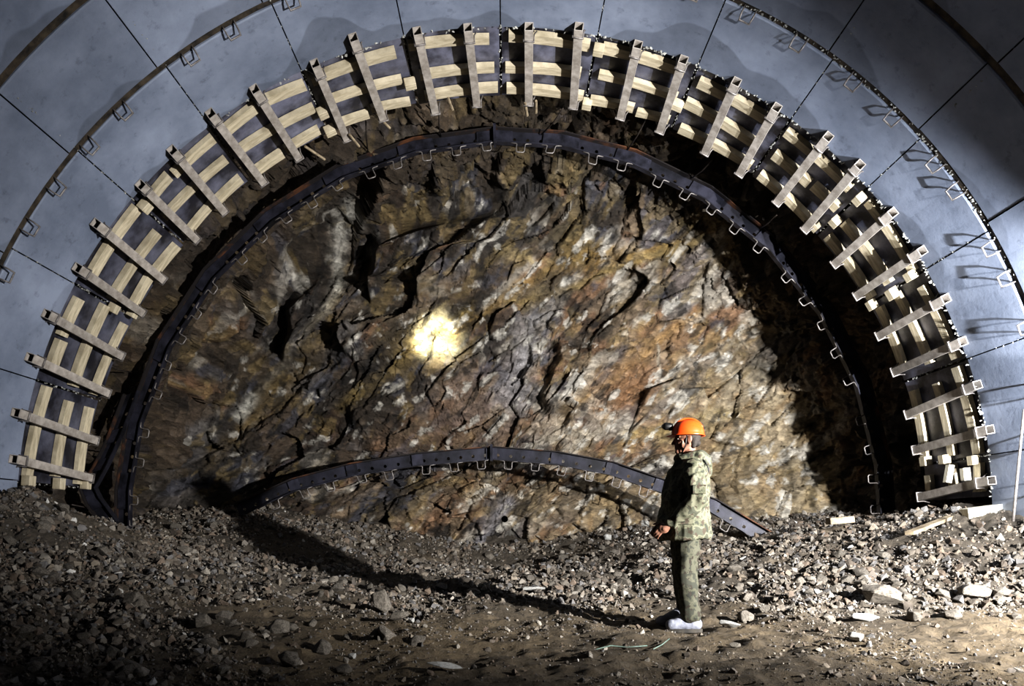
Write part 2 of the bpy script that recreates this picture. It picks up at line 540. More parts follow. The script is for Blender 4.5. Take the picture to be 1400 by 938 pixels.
    mix(ochre, sstep(.16, .36, n3 + .15 * wx + .2 * (rn_sml[:, 0] - .5)) * .38)
    mix(pale, sstep(.18, .46, fbm(q * 1.5 + 61, 4, 570) + .12 * (rn_sml[:, 1] - .5) + .24 * (wx * low - .45)) * .6)
    # pale lower right flank
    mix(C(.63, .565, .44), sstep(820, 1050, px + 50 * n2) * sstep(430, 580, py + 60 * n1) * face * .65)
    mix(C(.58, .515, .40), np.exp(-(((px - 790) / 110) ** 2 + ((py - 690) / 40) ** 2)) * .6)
    # broad pinkish slab right of the head lamp's spot of light, smooth grey slab
    def blob(cx, cy, rx, ry, c, w, ang=0):
        ca, sa = math.cos(math.radians(ang)), math.sin(math.radians(ang))
        dx, dy = px - cx + 22 * n2, py - cy + 22 * n3
        e = ((dx * ca - dy * sa) / rx) ** 2 + ((dx * sa + dy * ca) / ry) ** 2
        mix(c, np.exp(-e ** 1.5) * w * face)
    blob(640, 545, 62, 42, C(.50, .42, .36), .7, 10)
    blob(860, 520, 60, 30, C(.56, .42, .29), .8, 20)
    blob(720, 500, 22, 60, C(.70, .69, .70), .6, -20)
    blob(745, 430, 20, 45, C(.68, .66, .64), .5, -30)
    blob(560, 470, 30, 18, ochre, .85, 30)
    blob(600, 460, 34, 30, C(.78, .74, .58), .8, 0)  # pale glow of the head lamp beam painted into the rock colour
    blob(900, 470, 60, 26, C(.55, .44, .30), .6, 25)
    blob(720, 355, 40, 8, C(.74, .66, .48), .7, 5)
    blob(860, 345, 90, 12, C(.60, .49, .27), .7, 12)
    blob(640, 590, 140, 22, C(.52, .42, .33), .5, 6)
    # veins
    def vein(x1, y1, x2, y2, w, c, k=.9, wb=.5):
        t, n = line(x1, y1, x2, y2)
        n = n + wob * wb + 4 * n3
        mix(c, np.exp(-(n / w) ** 2) * sstep(-.08, .08, t) * sstep(1.08, .92, t) * k * face * (.65 + .7 * n2))
    vein(458, 400, 490, 258, 8, white, 1.0); vein(445, 430, 468, 380, 8, C(.74, .72, .66)); vein(322, 575, 350, 540, 9, white)
    vein(350, 545, 470, 400, 7, C(.70, .66, .58), .7); vein(690, 420, 1000, 310, 6, ochre); vein(600, 470, 800, 330, 7, C(.56, .46, .27), .8)
    vein(470, 560, 640, 420, 8, C(.62, .53, .30), .8); vein(280, 640, 480, 430, 12, C(.48, .40, .24), .7); vein(780, 560, 960, 420, 7, C(.60, .48, .30), .8)
    vein(640, 690, 690, 640, 7, C(.74, .70, .62), .7); vein(640, 760, 700, 680, 8, C(.66, .66, .70), .7); vein(860, 600, 1010, 560, 8, C(.64, .56, .36), .7)
    vein(900, 470, 906, 540, 2, C(.8, .78, .72), .6, .2); vein(600, 250, 640, 190, 7, C(.44, .38, .25), .7); vein(500, 330, 580, 260, 7, C(.42, .36, .25), .7)
    mix(C(.80, .78, .74), sstep(.24, .42, fbm(q * 3.1 + 11, 4, 580) + .2 * (wx * low - .4)) * .75 * face)
    mix(C(.10, .09, .085), sstep(.26, .42, fbm(q * 2.6 + 31, 4, 590) + .1 * (.4 - wx * low)) * .7 * face)
    # side walls and crown beyond the lining are plain dark brown rock
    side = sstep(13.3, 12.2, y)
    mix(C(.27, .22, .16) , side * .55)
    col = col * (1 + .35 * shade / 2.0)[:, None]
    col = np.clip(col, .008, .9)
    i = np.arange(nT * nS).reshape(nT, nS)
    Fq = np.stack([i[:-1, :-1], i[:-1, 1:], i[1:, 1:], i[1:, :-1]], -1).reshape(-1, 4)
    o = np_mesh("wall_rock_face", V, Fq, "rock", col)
    tag(o, kind="structure")
    return o


# ================================================================== LINING
JOINTS = [-18, -5.3, 7, 18.6, 30.2, 42, 54.1, 66.7, 79, 90.5, 101.9, 114.6, 127.2, 139.7, 151.8, 164, 176, 188, 200]


def curved_slab(mb, R0, R1, a0, a1, y0, y1, seg=5, bev=.012):
    rings = []
    for k in range(seg + 1):
        a = a0 + (a1 - a0) * k / seg
        rings.append([pol(R0, a, y0 + bev), pol(R0, a, y1 - bev), pol(R0 + bev, a, y1), pol(R1, a, y1), pol(R1, a, y0), pol(R0 + bev, a, y0)])
    mb.loft(rings)


def lump(mb, c, s, n=9):
    """small angular lump"""
    bm = bmesh.new()
    for k in range(n):
        d = Vector((random.gauss(0, 1), random.gauss(0, 1), random.gauss(0, 1))).normalized()
        bm.verts.new(d * random.uniform(.65, 1))
    r = bmesh.ops.convex_hull(bm, input=bm.verts)
    bm.verts.ensure_lookup_table()
    keep = [v for v in bm.verts if v.link_faces]
    idx = {v: i for i, v in enumerate(keep)}
    sx, sy, sz = s if hasattr(s, "__len__") else (s, s, s)
    mb.add([Vector((v.co.x * sx, v.co.y * sy, v.co.z * sz)) + Vector(c) for v in keep], [tuple(idx[v] for v in f.verts) for f in bm.faces])
    bm.free()


def build_lining():
    root = empty("wall_lining", (0, 7.85, AX.z))
    tag(root, kind="structure")
    rings = [(7.345, 8.40, 0.0), (6.245, 7.265, .8), (5.14, 6.16, .2), (2.9, 5.06, 0), (.7, 2.86, 0), (-3.0, .66, 0)]
    for k, (y0, y1, off) in enumerate(rings):
        for j in range(len(JOINTS) - 1):
            mb = MB()
            dr = random.uniform(-.008, .008)
            curved_slab(mb, 6.0 + dr, 6.3, JOINTS[j] + off + .07, JOINTS[j + 1] + off - .07, y0, y1, 6)
            mb.build("lining_segment", "concrete", root)
    # bent rebar lifting loops standing out of the first joint
    for a in (3, 8.5, 13, 19.5, 25, 28.5, 35.5, 39, 45.5, 51, 58, 64, 70, 76, 84, 96, 104, 112.5, 119.5, 124.5, 133.5, 138.5, 144, 149, 154.5, 160, 167, 173):
        mb = MB()
        yj = 7.305
        w = .65
        dy = .07
        R = 6.06
        pts = [pol(R, a - w, yj), pol(5.93, a - w, yj + .01), pol(5.90, a - w * .9, yj + dy), pol(5.90, a + w * .9, yj + dy), pol(5.93, a + w, yj + .01), pol(R, a + w, yj)]
        mb.wire(pts, .009, 6)
        mb.build("lifting_loop", "rebar", root, True)
    # hard mortar squeezed out of joints, kept as one loose mass
    mb = MB()
    for k in range(260):
        a = random.uniform(2, 80) if random.random() < .8 else random.uniform(80, 125)
        lump(mb, pol(6.0 - random.uniform(0, .015), a, 8.40 + random.uniform(-.035, .02)), (random.uniform(.01, .035), random.uniform(.01, .03), random.uniform(.01, .03)), 8)
    for k in range(190):
        a = random.uniform(25, 80)
        lump(mb, pol(6.01, a, 7.305 + random.uniform(-.03, .03)), (random.uniform(.006, .026), random.uniform(.006, .022), random.uniform(.006, .022)), 8)
    for a in JOINTS[3:9] + JOINTS[11:15]:
        for k in range(26):
            t = random.random()
            lump(mb, pol(6.0, a + random.uniform(-.1, .1), 6.3 + t * 2.05), random.uniform(.006, .016), 7)
    mb.build("joint_mortar", "mortar", root)["kind"] = "stuff"
    # dark packing behind the ring joints
    for y in (7.305, 6.20, 5.10):
        mb = MB()
        curved_slab(mb, 6.02, 6.2, -17, 199, y - .038, y + .038, 60, .002)
        mb.build("joint_packing", "packing", root)


# ================================================================== FORMWORK
TUBES = [((22, 628), (108, 650)), ((25, 565), (118, 598)), ((44, 490), (133, 531)), ((67, 431), (155, 480)), ((109, 368), (188, 422)), ((134, 308), (218, 377)), ((195, 255), (268, 325)),
         ((238, 208), (306, 287)), ((290, 158), (360, 247)), ((350, 125), (408, 213)), ((432, 90), (474, 187)), ((484, 55), (523, 157)), ((571, 46), (595, 150)), ((640, 42), (652, 140)),
         ((723, 40), (723, 138)), ((791, 40), (784, 142)), ((871, 65), (850, 152)), ((933, 85), (905, 170)), ((1005, 115), (970, 195)), ((1060, 150), (1018, 225)), ((1130, 190), (1070, 265)),
         ((1173, 228), (1109, 303)), ((1218, 293), (1152, 350)), ((1258, 345), (1185, 393)), ((1290, 410), (1215, 450)), ((1313, 468), (1238, 500)), ((1333, 527), (1258, 560)), ((1350, 588), (1270, 610)), ((1352, 657), (1283, 676))]


def ang(p):
    return math.degrees(math.atan2(703 - p[1], p[0] - VX))


TA = [(ang(a), ang(b)) for a, b in TUBES]


def side_word(i, n):
    """where a repeat stands along the arch, i from its left foot"""
    h = n // 2
    if i == h: return "at the crown of the arch"
    if i < h: return ORD[i] + " up from the arch's left foot"
    return ORD[n - 1 - i] + " up from the arch's right foot"


def build_tubes():
    for i, ((n_, f_), (an, af)) in enumerate(zip(TUBES, TA)):
        rn = math.hypot(n_[0] - VX, 703 - n_[1]); rf = math.hypot(f_[0] - VX, 703 - f_[1])
        Rt = 5.94
        yn = Rt * F / (rn + 4); yf = Rt * F / rf
        yn = min(max(yn, 8.08), 8.3); yf = min(max(yf, 9.75), 9.95)
        p = pol(Rt, an, yn); q = pol(Rt, af, yf)
        d = (q - p).normalized(); up = (AX + Vector((0, p.y, 0)) - p); up = (up - d * up.dot(d)).normalized(); s = d.cross(up)
        root = empty("steel_tube", (p + q) / 2)
        tag(root, "grey steel box tube laid over the battens, " + side_word(i, len(TUBES)), "steel tube", "steel tubes across the formwork arch")
        h, t = .052, .008
        mb = MB()
        def ring(c, hh): return [c + s * (a * hh) + up * (b * hh) for a, b in ((-1, -1), (1, -1), (1, 1), (-1, 1))]
        # walled hollow section: outside, near rim, inside, closed far end
        mb.loft([ring(q, h), ring(p, h), ring(p, h - t), ring(p + d * .5, h - t)])
        mb.build("tube_body", "tube", root)
        # bent rebar clips that hold the tube down at each end
        for c, sg in ((p + d * random.uniform(.10, .2), 1), (q - d * .03, -1)):
            mb = MB()
            e = h + .012
            mb.wire([c + s * (e + .05) - up * .10, c + s * e - up * .03, c + s * e + up * e, c - s * e + up * e, c - s * e - up * .03, c - s * (e + .03) - up * .09 + d * (.03 * sg)], .009, 6)
            mb.build("rebar_clip", "rebar", root, True)
        if sum((i * 7) % 3 == 0 for _ in (0,)):
            mb = MB(); mb.box(q - d * .012, .125, .125, .012, (s, up, d)); mb.build("end_plate", "tube", root)


def build_panels():
    js = [-2.0] + [j for j in JOINTS if 5 < j < 170] + [176.2]
    js = [2.0 if j == -2.0 else j for j in js]
    n = len(js) - 1
    for k in range(n):
        a0, a1 = js[k], js[k + 1]
        kk = n - 1 - k  # count from the left foot
        w = side_word(kk, n)
        mb = MB()
        ya = 8.43; yb = 9.86 + random.uniform(-.03, .03)
        curved_slab(mb, 6.085, 6.125, a0 + .15, a1 - .15, ya, yb, 6, .004)
        o = mb.build("form_panel", "panel", None, origin=pol(6.1, (a0 + a1) / 2, 9.1))
        tag(o, "dark scuffed steel form panel behind the battens, " + w, "form panel", "form panels of the arch")
        # light mortar leak along the panel joint
        mb = MB()
        for q in range(34):
            t = random.random()
            lump(mb, pol(6.08, a1 + random.uniform(-.15, .15), ya + t * (yb - ya)), (random.uniform(.006, .02), random.uniform(.01, .03), random.uniform(.006, .02)), 7)
        mb.build("mortar_bead", "mortar", o)["kind"] = "stuff"
        # three battens bent round the panel, clamped by two tubes
        for r, (yy, row) in enumerate(((8.64, "outer"), (9.15, "middle"), (9.66, "inner"))):
            cuts = [(a0 + random.uniform(.3, 1.4), a1 - random.uniform(.3, 1.6))]
            if random.random() < .22:
                mid = (a0 + a1) / 2 + random.uniform(-1.5, 1.5)
                cuts = [(cuts[0][0], mid - .2), (mid + .3, cuts[0][1])]
            for ci, (b0, b1) in enumerate(cuts):
                mb = MB()
                dy0, dy1 = random.uniform(-.05, .05), random.uniform(-.05, .05)
                w_ = random.uniform(.12, .16); th = random.uniform(.055, .075)
                rings = []
                sg = 6
                for q in range(sg + 1):
                    a = b0 + (b1 - b0) * q / sg
                    y = yy + dy0 + (dy1 - dy0) * q / sg
                    rings.append([pol(6.075, a, y - w_ / 2), pol(6.075, a, y + w_ / 2), pol(6.075 - th, a, y + w_ / 2), pol(6.075 - th, a, y - w_ / 2)])
                mb.loft(rings)
                half = "" if len(cuts) == 1 else (", lower piece" if (ci == 0) == (a1 <= 91) else ", upper piece")
                o = mb.build("timber_batten", "wood", None, origin=pol(6.05, (b0 + b1) / 2, yy))
                tag(o, f"{row}-row timber batten on form panel {w.replace('the arch', 'arch')}{half}", "batten", "timber battens of the formwork")
        # short wedges of batten at the joint
        if k % 3 != 1:
            for r, (yy, row) in enumerate(((8.62, "outer"), (9.2, "middle"), (9.68, "inner"))):
                if random.random() < .35: continue
                mb = MB()
                a = a1 + random.choice((-1, 1)) * random.uniform(.2, .5)
                c = pol(5.99, a, yy + random.uniform(-.06, .06))
                rd = (pol(1, a, 0) - AX).normalized(); tg = Vector((-rd.z, 0, rd.x))
                mb.box(c, random.uniform(.11, .16), random.uniform(.10, .14), .11, (tg, Vector((0, 1, 0)), rd))
                o = mb.build("timber_block", "wood", None, bevel=.006)
                tag(o, f"small {row}-row timber wedge by form panel {w.replace('the arch', 'arch')}", "timber block", "wedge blocks of the formwork")


# ================================================================== STEEL RIBS
def rib(root, verts, ns, e, h=.28, fl=.10, hooks=True, hook_step=.52, hook_len=.15, splice=.30, plates=()):
    """channel-section beam: verts = kink points on the outer edge, ns = unit inward directions, e = unit vector out of the web toward the open side"""
    nv = len(verts)
    e = Vector(e)
    # mitre scale for inward offset
    inn = []
    for k in range(nv):
        inn.append(verts[k] + ns[k] * h)
    web = MB()
    hooks_pts = []
    acc = .2
    for k in range(nv - 1):
        A, B, A2, B2 = verts[k], verts[k + 1], inn[k], inn[k + 1]
        L = (B - A).length
        nc = max(2, int(round(L / .24)))
        def P(t, r):  # t along 0..1, r across 0..1
            return A.lerp(B, t).lerp(A2.lerp(B2, t), r)
        for c in range(nc):
            t0, t1 = c / nc, (c + 1) / nc
            tm = (t0 + t1) / 2
            near = min(tm, 1 - tm) * L < splice
            if near:
                web.add([P(t0, 0), P(t1, 0), P(t1, 1), P(t0, 1)], [(0, 1, 2, 3)])
            else:
                o = [P(t0, 0), P(tm, 0), P(t1, 0), P(t1, .5), P(t1, 1), P(tm, 1), P(t0, 1), P(t0, .5)]
                dt = .03 / L; dr = .03 / h
                cy = .62
                g = math.sqrt(.5)
                i_ = [P(tm + a * dt, cy + b * dr) for a, b in ((-g, -g), (0, -1), (g, -g), (1, 0), (g, g), (0, 1), (-g, g), (-1, 0))]
                web.add(o + i_, [(q, (q + 1) % 8, 8 + (q + 1) % 8, 8 + q) for q in range(8)])
        s = acc
        while s < L - .1:
            hooks_pts.append((k, s / L)); s += hook_step
        acc = s - L if s - L > .1 else .15
    web.build("web", "rib", root)
    def strip(r0, r1, z0, z1):
        mb = MB()
        rings = []
        for k in range(nv):
            a = verts[k] + ns[k] * r0; b = verts[k] + ns[k] * r1
            rings.append([a + e * z0, b + e * z0, b + e * z1, a + e * z1])
        mb.loft(rings)
        return mb
    strip(-.006, .012, -.01, fl).build("outer_flange", "rust", root)["label"] = "rusty orange outer flange"
    strip(h - .012, h + .006, -.01, fl).build("inner_flange", "rib", root)
    # splice plates over the kinks
    for k in range(1, nv - 1):
        d0 = (verts[k - 1] - verts[k]).normalized(); d1 = (verts[k + 1] - verts[k]).normalized()
        mb = MB()
        rings = []
        for dd, l in ((d0, splice), (d0, 0), (d1, splice)):
            c = verts[k] + dd * l
            nn = ns[k]
            rings.append([c + nn * .02 + e * .012, c + nn * (h - .02) + e * .012, c + nn * (h - .02) + e * (fl * .4), c + nn * .02 + e * (fl * .4)])
        mb.loft(rings)
        mb.build("splice_plate", "splice", root)
    for k in plates:
        d1 = (verts[k + 1] - verts[k]).normalized() if k < nv - 1 else (verts[k] - verts[k - 1]).normalized()
        mb = MB(); mb.box(verts[k] + ns[k] * (h / 2) + e * (fl / 2), .045, h + .06, fl + .09, (d1, ns[k], e)); mb.build("end_plate", "splice", root)
    if hooks:
        for (k, t) in hooks_pts:
            A, B = verts[k], verts[k + 1]
            nn = ns[k].lerp(ns[k + 1], t).normalized()
            c = A.lerp(B, t) + nn * (h + .004) + e * (fl * .8)
            d = (B - A).normalized()
            j = random.uniform(.85, 1.1); sk = random.uniform(-.02, .02)
            w = .068
            mb = MB()
            raw = [(-.17, .0), (-w - .015, .006), (-w, .02), (-w + sk, hook_len * j - .02), (-w + sk + .02, hook_len * j), (w + sk - .02, hook_len * j), (w + sk, hook_len * j - .02), (w, .02), (w + .015, .006), (.17, 0)]
            mb.wire([c + d * a + nn * b for a, b in raw], .0095, 6)
            mb.build("rebar_hook", "rebar", root, True)


def build_ribs():
    Y = 11.3
    Ro = 6.42
    angs = [-.5, 8, 20.5, 33, 45.5, 58, 70.3, 81.5, 91.5, 103.5, 115.5, 128, 140.5, 153, 165.5, 176, 183]
    verts = [pol(Ro, a, Y) for a in angs]
    ns = [(Vector((0, Y, AX.z)) - v).normalized() for v in verts]
    root = empty("steel_arch", Vector((0, Y, AX.z)))
    tag(root, "tall dark steel support arch curving over the whole rock face", "steel arch")
    rib(root, verts, ns, (0, -1, 0), .235, .10, plates=(8,))
    # second leg: bowed spare leg standing just outside the arch, low on one side
    pts = [at(172, 540, 11.1), at(150, 599, 10.95), at(131, 638, 10.8), at(112, 668, 10.5), at(121, 690, 10.55), at(146, 724, 10.8)]
    nn = [Vector((1, 0, .25)).normalized(), Vector((1, 0, .3)).normalized(), Vector((1, 0, .2)).normalized(), Vector((1, 0, .05)).normalized(), Vector((1, 0, .45)).normalized(), Vector((1, 0, .6)).normalized()]
    r2 = empty("bowed_strut", pts[-1])
    tag(r2, "short bowed dark steel leg leaning outside the tall arch's foot, behind the gravel heap", "strut")
    rib(r2, pts, nn, (0, -1, 0), .24, .09, hooks=False, splice=.12)
    # low arch lying against the foot of the face
    low = [(322, 690, 12.3), (400, 655, 12.3), (480, 634, 12.25), (570, 620, 12.2), (672, 611, 12.15), (762, 618, 12.0), (838, 632, 11.85), (905, 655, 11.65), (978, 683, 11.4), (1070, 738, 11.1)]
    verts = [at(*p) for p in low]
    cx = sum(v.x for v in verts) / len(verts)
    ns = []
    for k in range(len(verts)):
        d = (verts[min(k + 1, len(verts) - 1)] - verts[max(k - 1, 0)]).normalized()
        nn = Vector((0, 1, 0)).cross(d)
        if nn.z > 0: nn = -nn
        ns.append(nn.normalized())
    r3 = empty("steel_arch", verts[4] - Vector((0, 0, .8)))
    tag(r3, "low dark steel arch section resting across the muck at the foot of the face", "steel arch")
    rib(r3, verts, ns, (0, -1, 0), .23, .10, hook_len=.16, hook_step=.5, plates=(4,), splice=.10)


def build_rods():
    """thin rods: tie rods from the formwork back to the arch and short stubs hanging at the formwork edge"""
    full = [((408, 150), (426, 186)), ((500, 160), (503, 208)), ((600, 150), (603, 187)), ((770, 148), (740, 184)), ((885, 160), (858, 205)), ((974, 218), (945, 244)), ((1062, 294), (1040, 312)),
            ((112, 612), (152, 616)), ((150, 500), (180, 509)), ((98, 690), (148, 697)), ((430, 200), (437, 228))]
    for i, (a, b) in enumerate(full):
        mb = MB()
        p, q = at(a[0], a[1], 10.2), at(b[0], b[1], 11.25)
        mb.wire([p, p.lerp(q, .5) + Vector((random.uniform(-.02, .02), 0, -.02)), q], .011, 6)
        o = mb.build("tie_rod", "rebar_dark", None, True)
        tag(o, ["thin dark tie rod above the arch, under the tenth tube", "thin dark tie rod above the arch, under the twelfth tube", "thin dark tie rod above the arch, under the thirteenth tube", "thin dark tie rod above the arch's crown joint",
                "slanting dark tie rod above the arch, just past the crown", "bright lit tie rod with shadow crossing the arch's orange flange", "short lit tie rod lowest on the orange-flanged side of the arch", "thin tie rod between lowest steel tubes and the arch's double leg",
                "thin tie rod beside the arch leg, above the double leg", "lowest thin tie rod, at the foot of the arch's double leg", "thin tie rod over the arch, under the eleventh tube"][i], "tie rod", "tie rods between formwork and arch")
    stubs = [((612, 132), (619, 150)), ((518, 160), (533, 175)), ((478, 184), (491, 200)), ((718, 140), (721, 158)), ((733, 138), (733, 154)), ((417, 200), (444, 218)), ((1162, 355), (1164, 372))]
    for i, (a, b) in enumerate(stubs):
        mb = MB()
        mb.wire([at(a[0], a[1], 9.7), at(b[0], b[1], 10.05)], .018, 6)
        o = mb.build("timber_stub", "wood_old", None)
        tag(o, ["short wooden stub hanging between the thirteenth and crown tubes", "short wooden stub hanging from the twelfth steel tube's end", "short wooden stub hanging from the eleventh steel tube's end", "thin wooden stub directly under the crown tube",
                "second thin stub hanging beside the crown tube", "long pale stub hanging from the tenth steel tube's end", "short bent stub hanging under a brightly lit steel tube"][i], "wooden stub", "stubs under the formwork")


# ================================================================== LOOSE THINGS
def rock_mesh(n=16, s=(1, 1, .75), rough=.12):
    bm = bmesh.new()
    for k in range(n):
        d = Vector((random.gauss(0, 1), random.gauss(0, 1), random.gauss(0, 1))).normalized()
        r = random.uniform(.72, 1)
        bm.verts.new(Vector((d.x * s[0], d.y * s[1], d.z * s[2])) * r)
    bmesh.ops.convex_hull(bm, input=bm.verts)
    for v in [v for v in bm.verts if not v.link_faces]: bm.verts.remove(v)
    bm.verts.index_update()
    return bm


def stone_obj(name, mat, n=18, s=(1, 1, .75)):
    bm = rock_mesh(n, s)
    bmesh.ops.bevel(bm, geom=bm.edges[:], offset=.06, segments=1, affect="EDGES", clamp_overlap=True)
    me = bpy.data.meshes.new(name); bm.to_mesh(me); bm.free()
    me.materials.append(M[mat])
    return me


def build_rubble():
    protos = []
    for k in range(14):
        bm = rock_mesh(random.randint(9, 13), (1, random.uniform(.7, 1), random.uniform(.5, .8)))
        bmesh.ops.triangulate(bm, faces=bm.faces[:])
        bm.verts.index_update()
        protos.append((np.array([v.co[:] for v in bm.verts]), np.array([[v.index for v in f.verts] for f in bm.faces])))
        bm.free()
    # candidates spread evenly over the visible floor
    n = 230000
    yy = 3.6 * (13.4 / 3.6) ** rng.random(n)
    xx = (rng.random(n) * 2 - 1) * np.minimum(6.6, yy * .80)
    dens = muckiness(xx, yy)
    p = np.c_[xx, yy, xx * 0]
    dens = (.20 + .8 * dens) * (.18 + .82 * sstep(-.25, .3, fbm(p * 1.2, 3, 77)))
    keep = rng.random(n) < dens * .62
    inside = (np.abs(xx) < 5.93) | (yy > 9.0)
    keep &= inside
    xx, yy = xx[keep], yy[keep]
    m = muckiness(xx, yy)
    size = .0098 * (1 / np.clip(rng.random(len(xx)), .02, 1)) ** .42 * (.75 + .55 * m) * (.7 + .05 * yy)
    size = np.minimum(size, .085)
    zz = ground_z(xx, yy) + size * .22
    pick = rng.integers(0, len(protos), len(xx))
    Vs, Fs, Cs = [], [], []
    base = 0
    pal = lin(np.array([[.42, .39, .355], [.35, .325, .30], [.47, .435, .39], [.40, .39, .385], [.54, .515, .48], [.31, .28, .25], [.42, .37, .325]]))
    for k, (pv, pf) in enumerate(protos):
        idx = np.where(pick == k)[0]
        if not len(idx): continue
        nI = len(idx)
        qn = rng.normal(size=(nI, 4)); qn /= np.linalg.norm(qn, axis=1)[:, None]
        w, x, y, z = qn.T
        Rm = np.stack([1 - 2 * (y * y + z * z), 2 * (x * y - z * w), 2 * (x * z + y * w), 2 * (x * y + z * w), 1 - 2 * (x * x + z * z), 2 * (y * z - x * w), 2 * (x * z - y * w), 2 * (y * z + x * w), 1 - 2 * (x * x + y * y)], 1).reshape(-1, 3, 3)
        vv = np.einsum("nij,vj->nvi", Rm, pv) * size[idx][:, None, None] + np.stack([xx[idx], yy[idx], zz[idx]], 1)[:, None, :]
        Vs.append(vv.reshape(-1, 3))
        Fs.append((pf[None] + (np.arange(nI) * len(pv))[:, None, None] + base).reshape(-1, 3))
        c = pal[rng.integers(0, len(pal), nI)] * rng.uniform(.7, 1.25, nI)[:, None]
        c[rng.random(nI) < .012] = lin([.74, .73, .71])
        Cs.append(np.repeat(c, len(pv), 0))
        base += nI * len(pv)
    o = np_mesh("gravel", np.concatenate(Vs), np.concatenate(Fs), "rubble", np.concatenate(Cs), smooth=False, tri=True)
    tag(o, "loose broken grey-brown stone strewn over the tunnel floor", "gravel", kind="stuff")

    # the larger stones, one object each
    meshes = [stone_obj("stone", "stone", 18, (1, random.uniform(.75, 1), random.uniform(.55, .8))) for _ in range(10)]
    zones = [("angular grey stone in the heap in front of the formwork's left foot", "stones of the heap by the left foot", 46, lambda: (random.uniform(0, 330), random.uniform(690, 850))),
             ("angular grey-brown stone in the muck below the low arch", "stones of the muck below the low arch", 60, lambda: (random.uniform(430, 880), random.uniform(745, 815))),
             ("grey stone in the rough bank behind and beside the standing man", "stones of the bank beside the man", 44, lambda: (random.uniform(990, 1390), random.uniform(760, 850))),
             ("grey stone among small gravel in the bottom corner near the viewer", "stones on the near floor", 30, lambda: (random.uniform(20, 620), random.uniform(855, 925)))]
    for lab, grp, cnt, fn in zones:
        for k in range(cnt):
            x, y = fn()
            P = ray_ground(x, y)
            if P is None: continue
            s = random.uniform(.035, .085) * (1 + .045 * P.y)
            o = bpy.data.objects.new("stone", random.choice(meshes)); COL.objects.link(o)
            o.location = P + Vector((0, 0, s * .25)); o.rotation_euler = (random.uniform(-.5, .5), random.uniform(-.5, .5), random.uniform(0, 6.3)); o.scale = (s, s, s)
            tag(o, lab, "stone", grp)
    pale = [stone_obj("stone", "stone_pale", 16, (1, .7, .6)) for _ in range(3)]
    own = [(520, 832, .13, "stone", (1, .8, 1.5), "upright grey-brown boulder standing at the edge of the long shadow"), (545, 843, .09, "stone", (1.3, .9, .9), "squat boulder lying beside the upright one at the shadow's edge"),
           (563, 846, .045, "pale", (1, 1, 1), "small white stone just past the two boulders at the shadow's edge"), (602, 911, .12, "pale", (1.4, .8, .45), "long flat white slab of stone on the near floor"),
           (482, 895, .05, "pale", (1, 1, .8), "small white stone alone on the near dirt floor"), (997, 853, .085, "pale", (1.3, .8, .9), "white stone lying just behind the man's boots"),
           (1172, 873, .08, "pale", (1.2, .8, .8), "pale stone alone on the trodden floor in front of the bank"), (1182, 845, .10, "pale", (1.4, .8, .9), "white stone half under the edge of the rough bank"),
           (1005, 880, .05, "stone", (1, 1, .8), "small brown stone on the floor behind the man's heel"), (882, 715, .16, "pale", (1, .8, .9), "white stone against the muck right beside the man's coat"),
           (832, 733, .13, "pale", (1, .8, .9), "pale grey stone in the muck under the low arch, near the man"), (730, 803, .12, "pale", (1.6, .8, .6), "broad white stone at the bottom edge of the muck below the low arch"),
           (1207, 822, .20, "stone", (1.2, 1, 1), "largest dark boulder in the rough bank beside the man"), (1330, 815, .16, "stone", (1.2, 1, .9), "big blocky stone toward the end of the rough bank"), (395, 905, .11, "stone", (1.1, .8, 1), "pointed brown stone alone on the near floor")]
    for x, y, s, m, scl, lab in own:
        P = ray_ground(x, y + 6)
        if P is None: continue
        o = bpy.data.objects.new("stone", random.choice(pale if m == "pale" else meshes)); COL.objects.link(o)
        o.location = P + Vector((0, 0, s * scl[2] * .45)); o.rotation_euler = (random.uniform(-.2, .2), random.uniform(-.2, .2), random.uniform(-.5, .5)); o.scale = tuple(s * q for q in scl)
        tag(o, lab, "stone")


def ray_ground(px, py):
    """first point of the floor that the eye meets along a direction"""
    Ys = np.linspace(3.0, 13.5, 500)
    xs = (px - VX) / F * Ys; zs = (VY - py) / F * Ys
    g = ground_z(xs, Ys)
    hit = np.where(zs <= g)[0]
    if not len(hit): return None
    k = hit[0]
    return Vector((xs[k], Ys[k], g[k]))


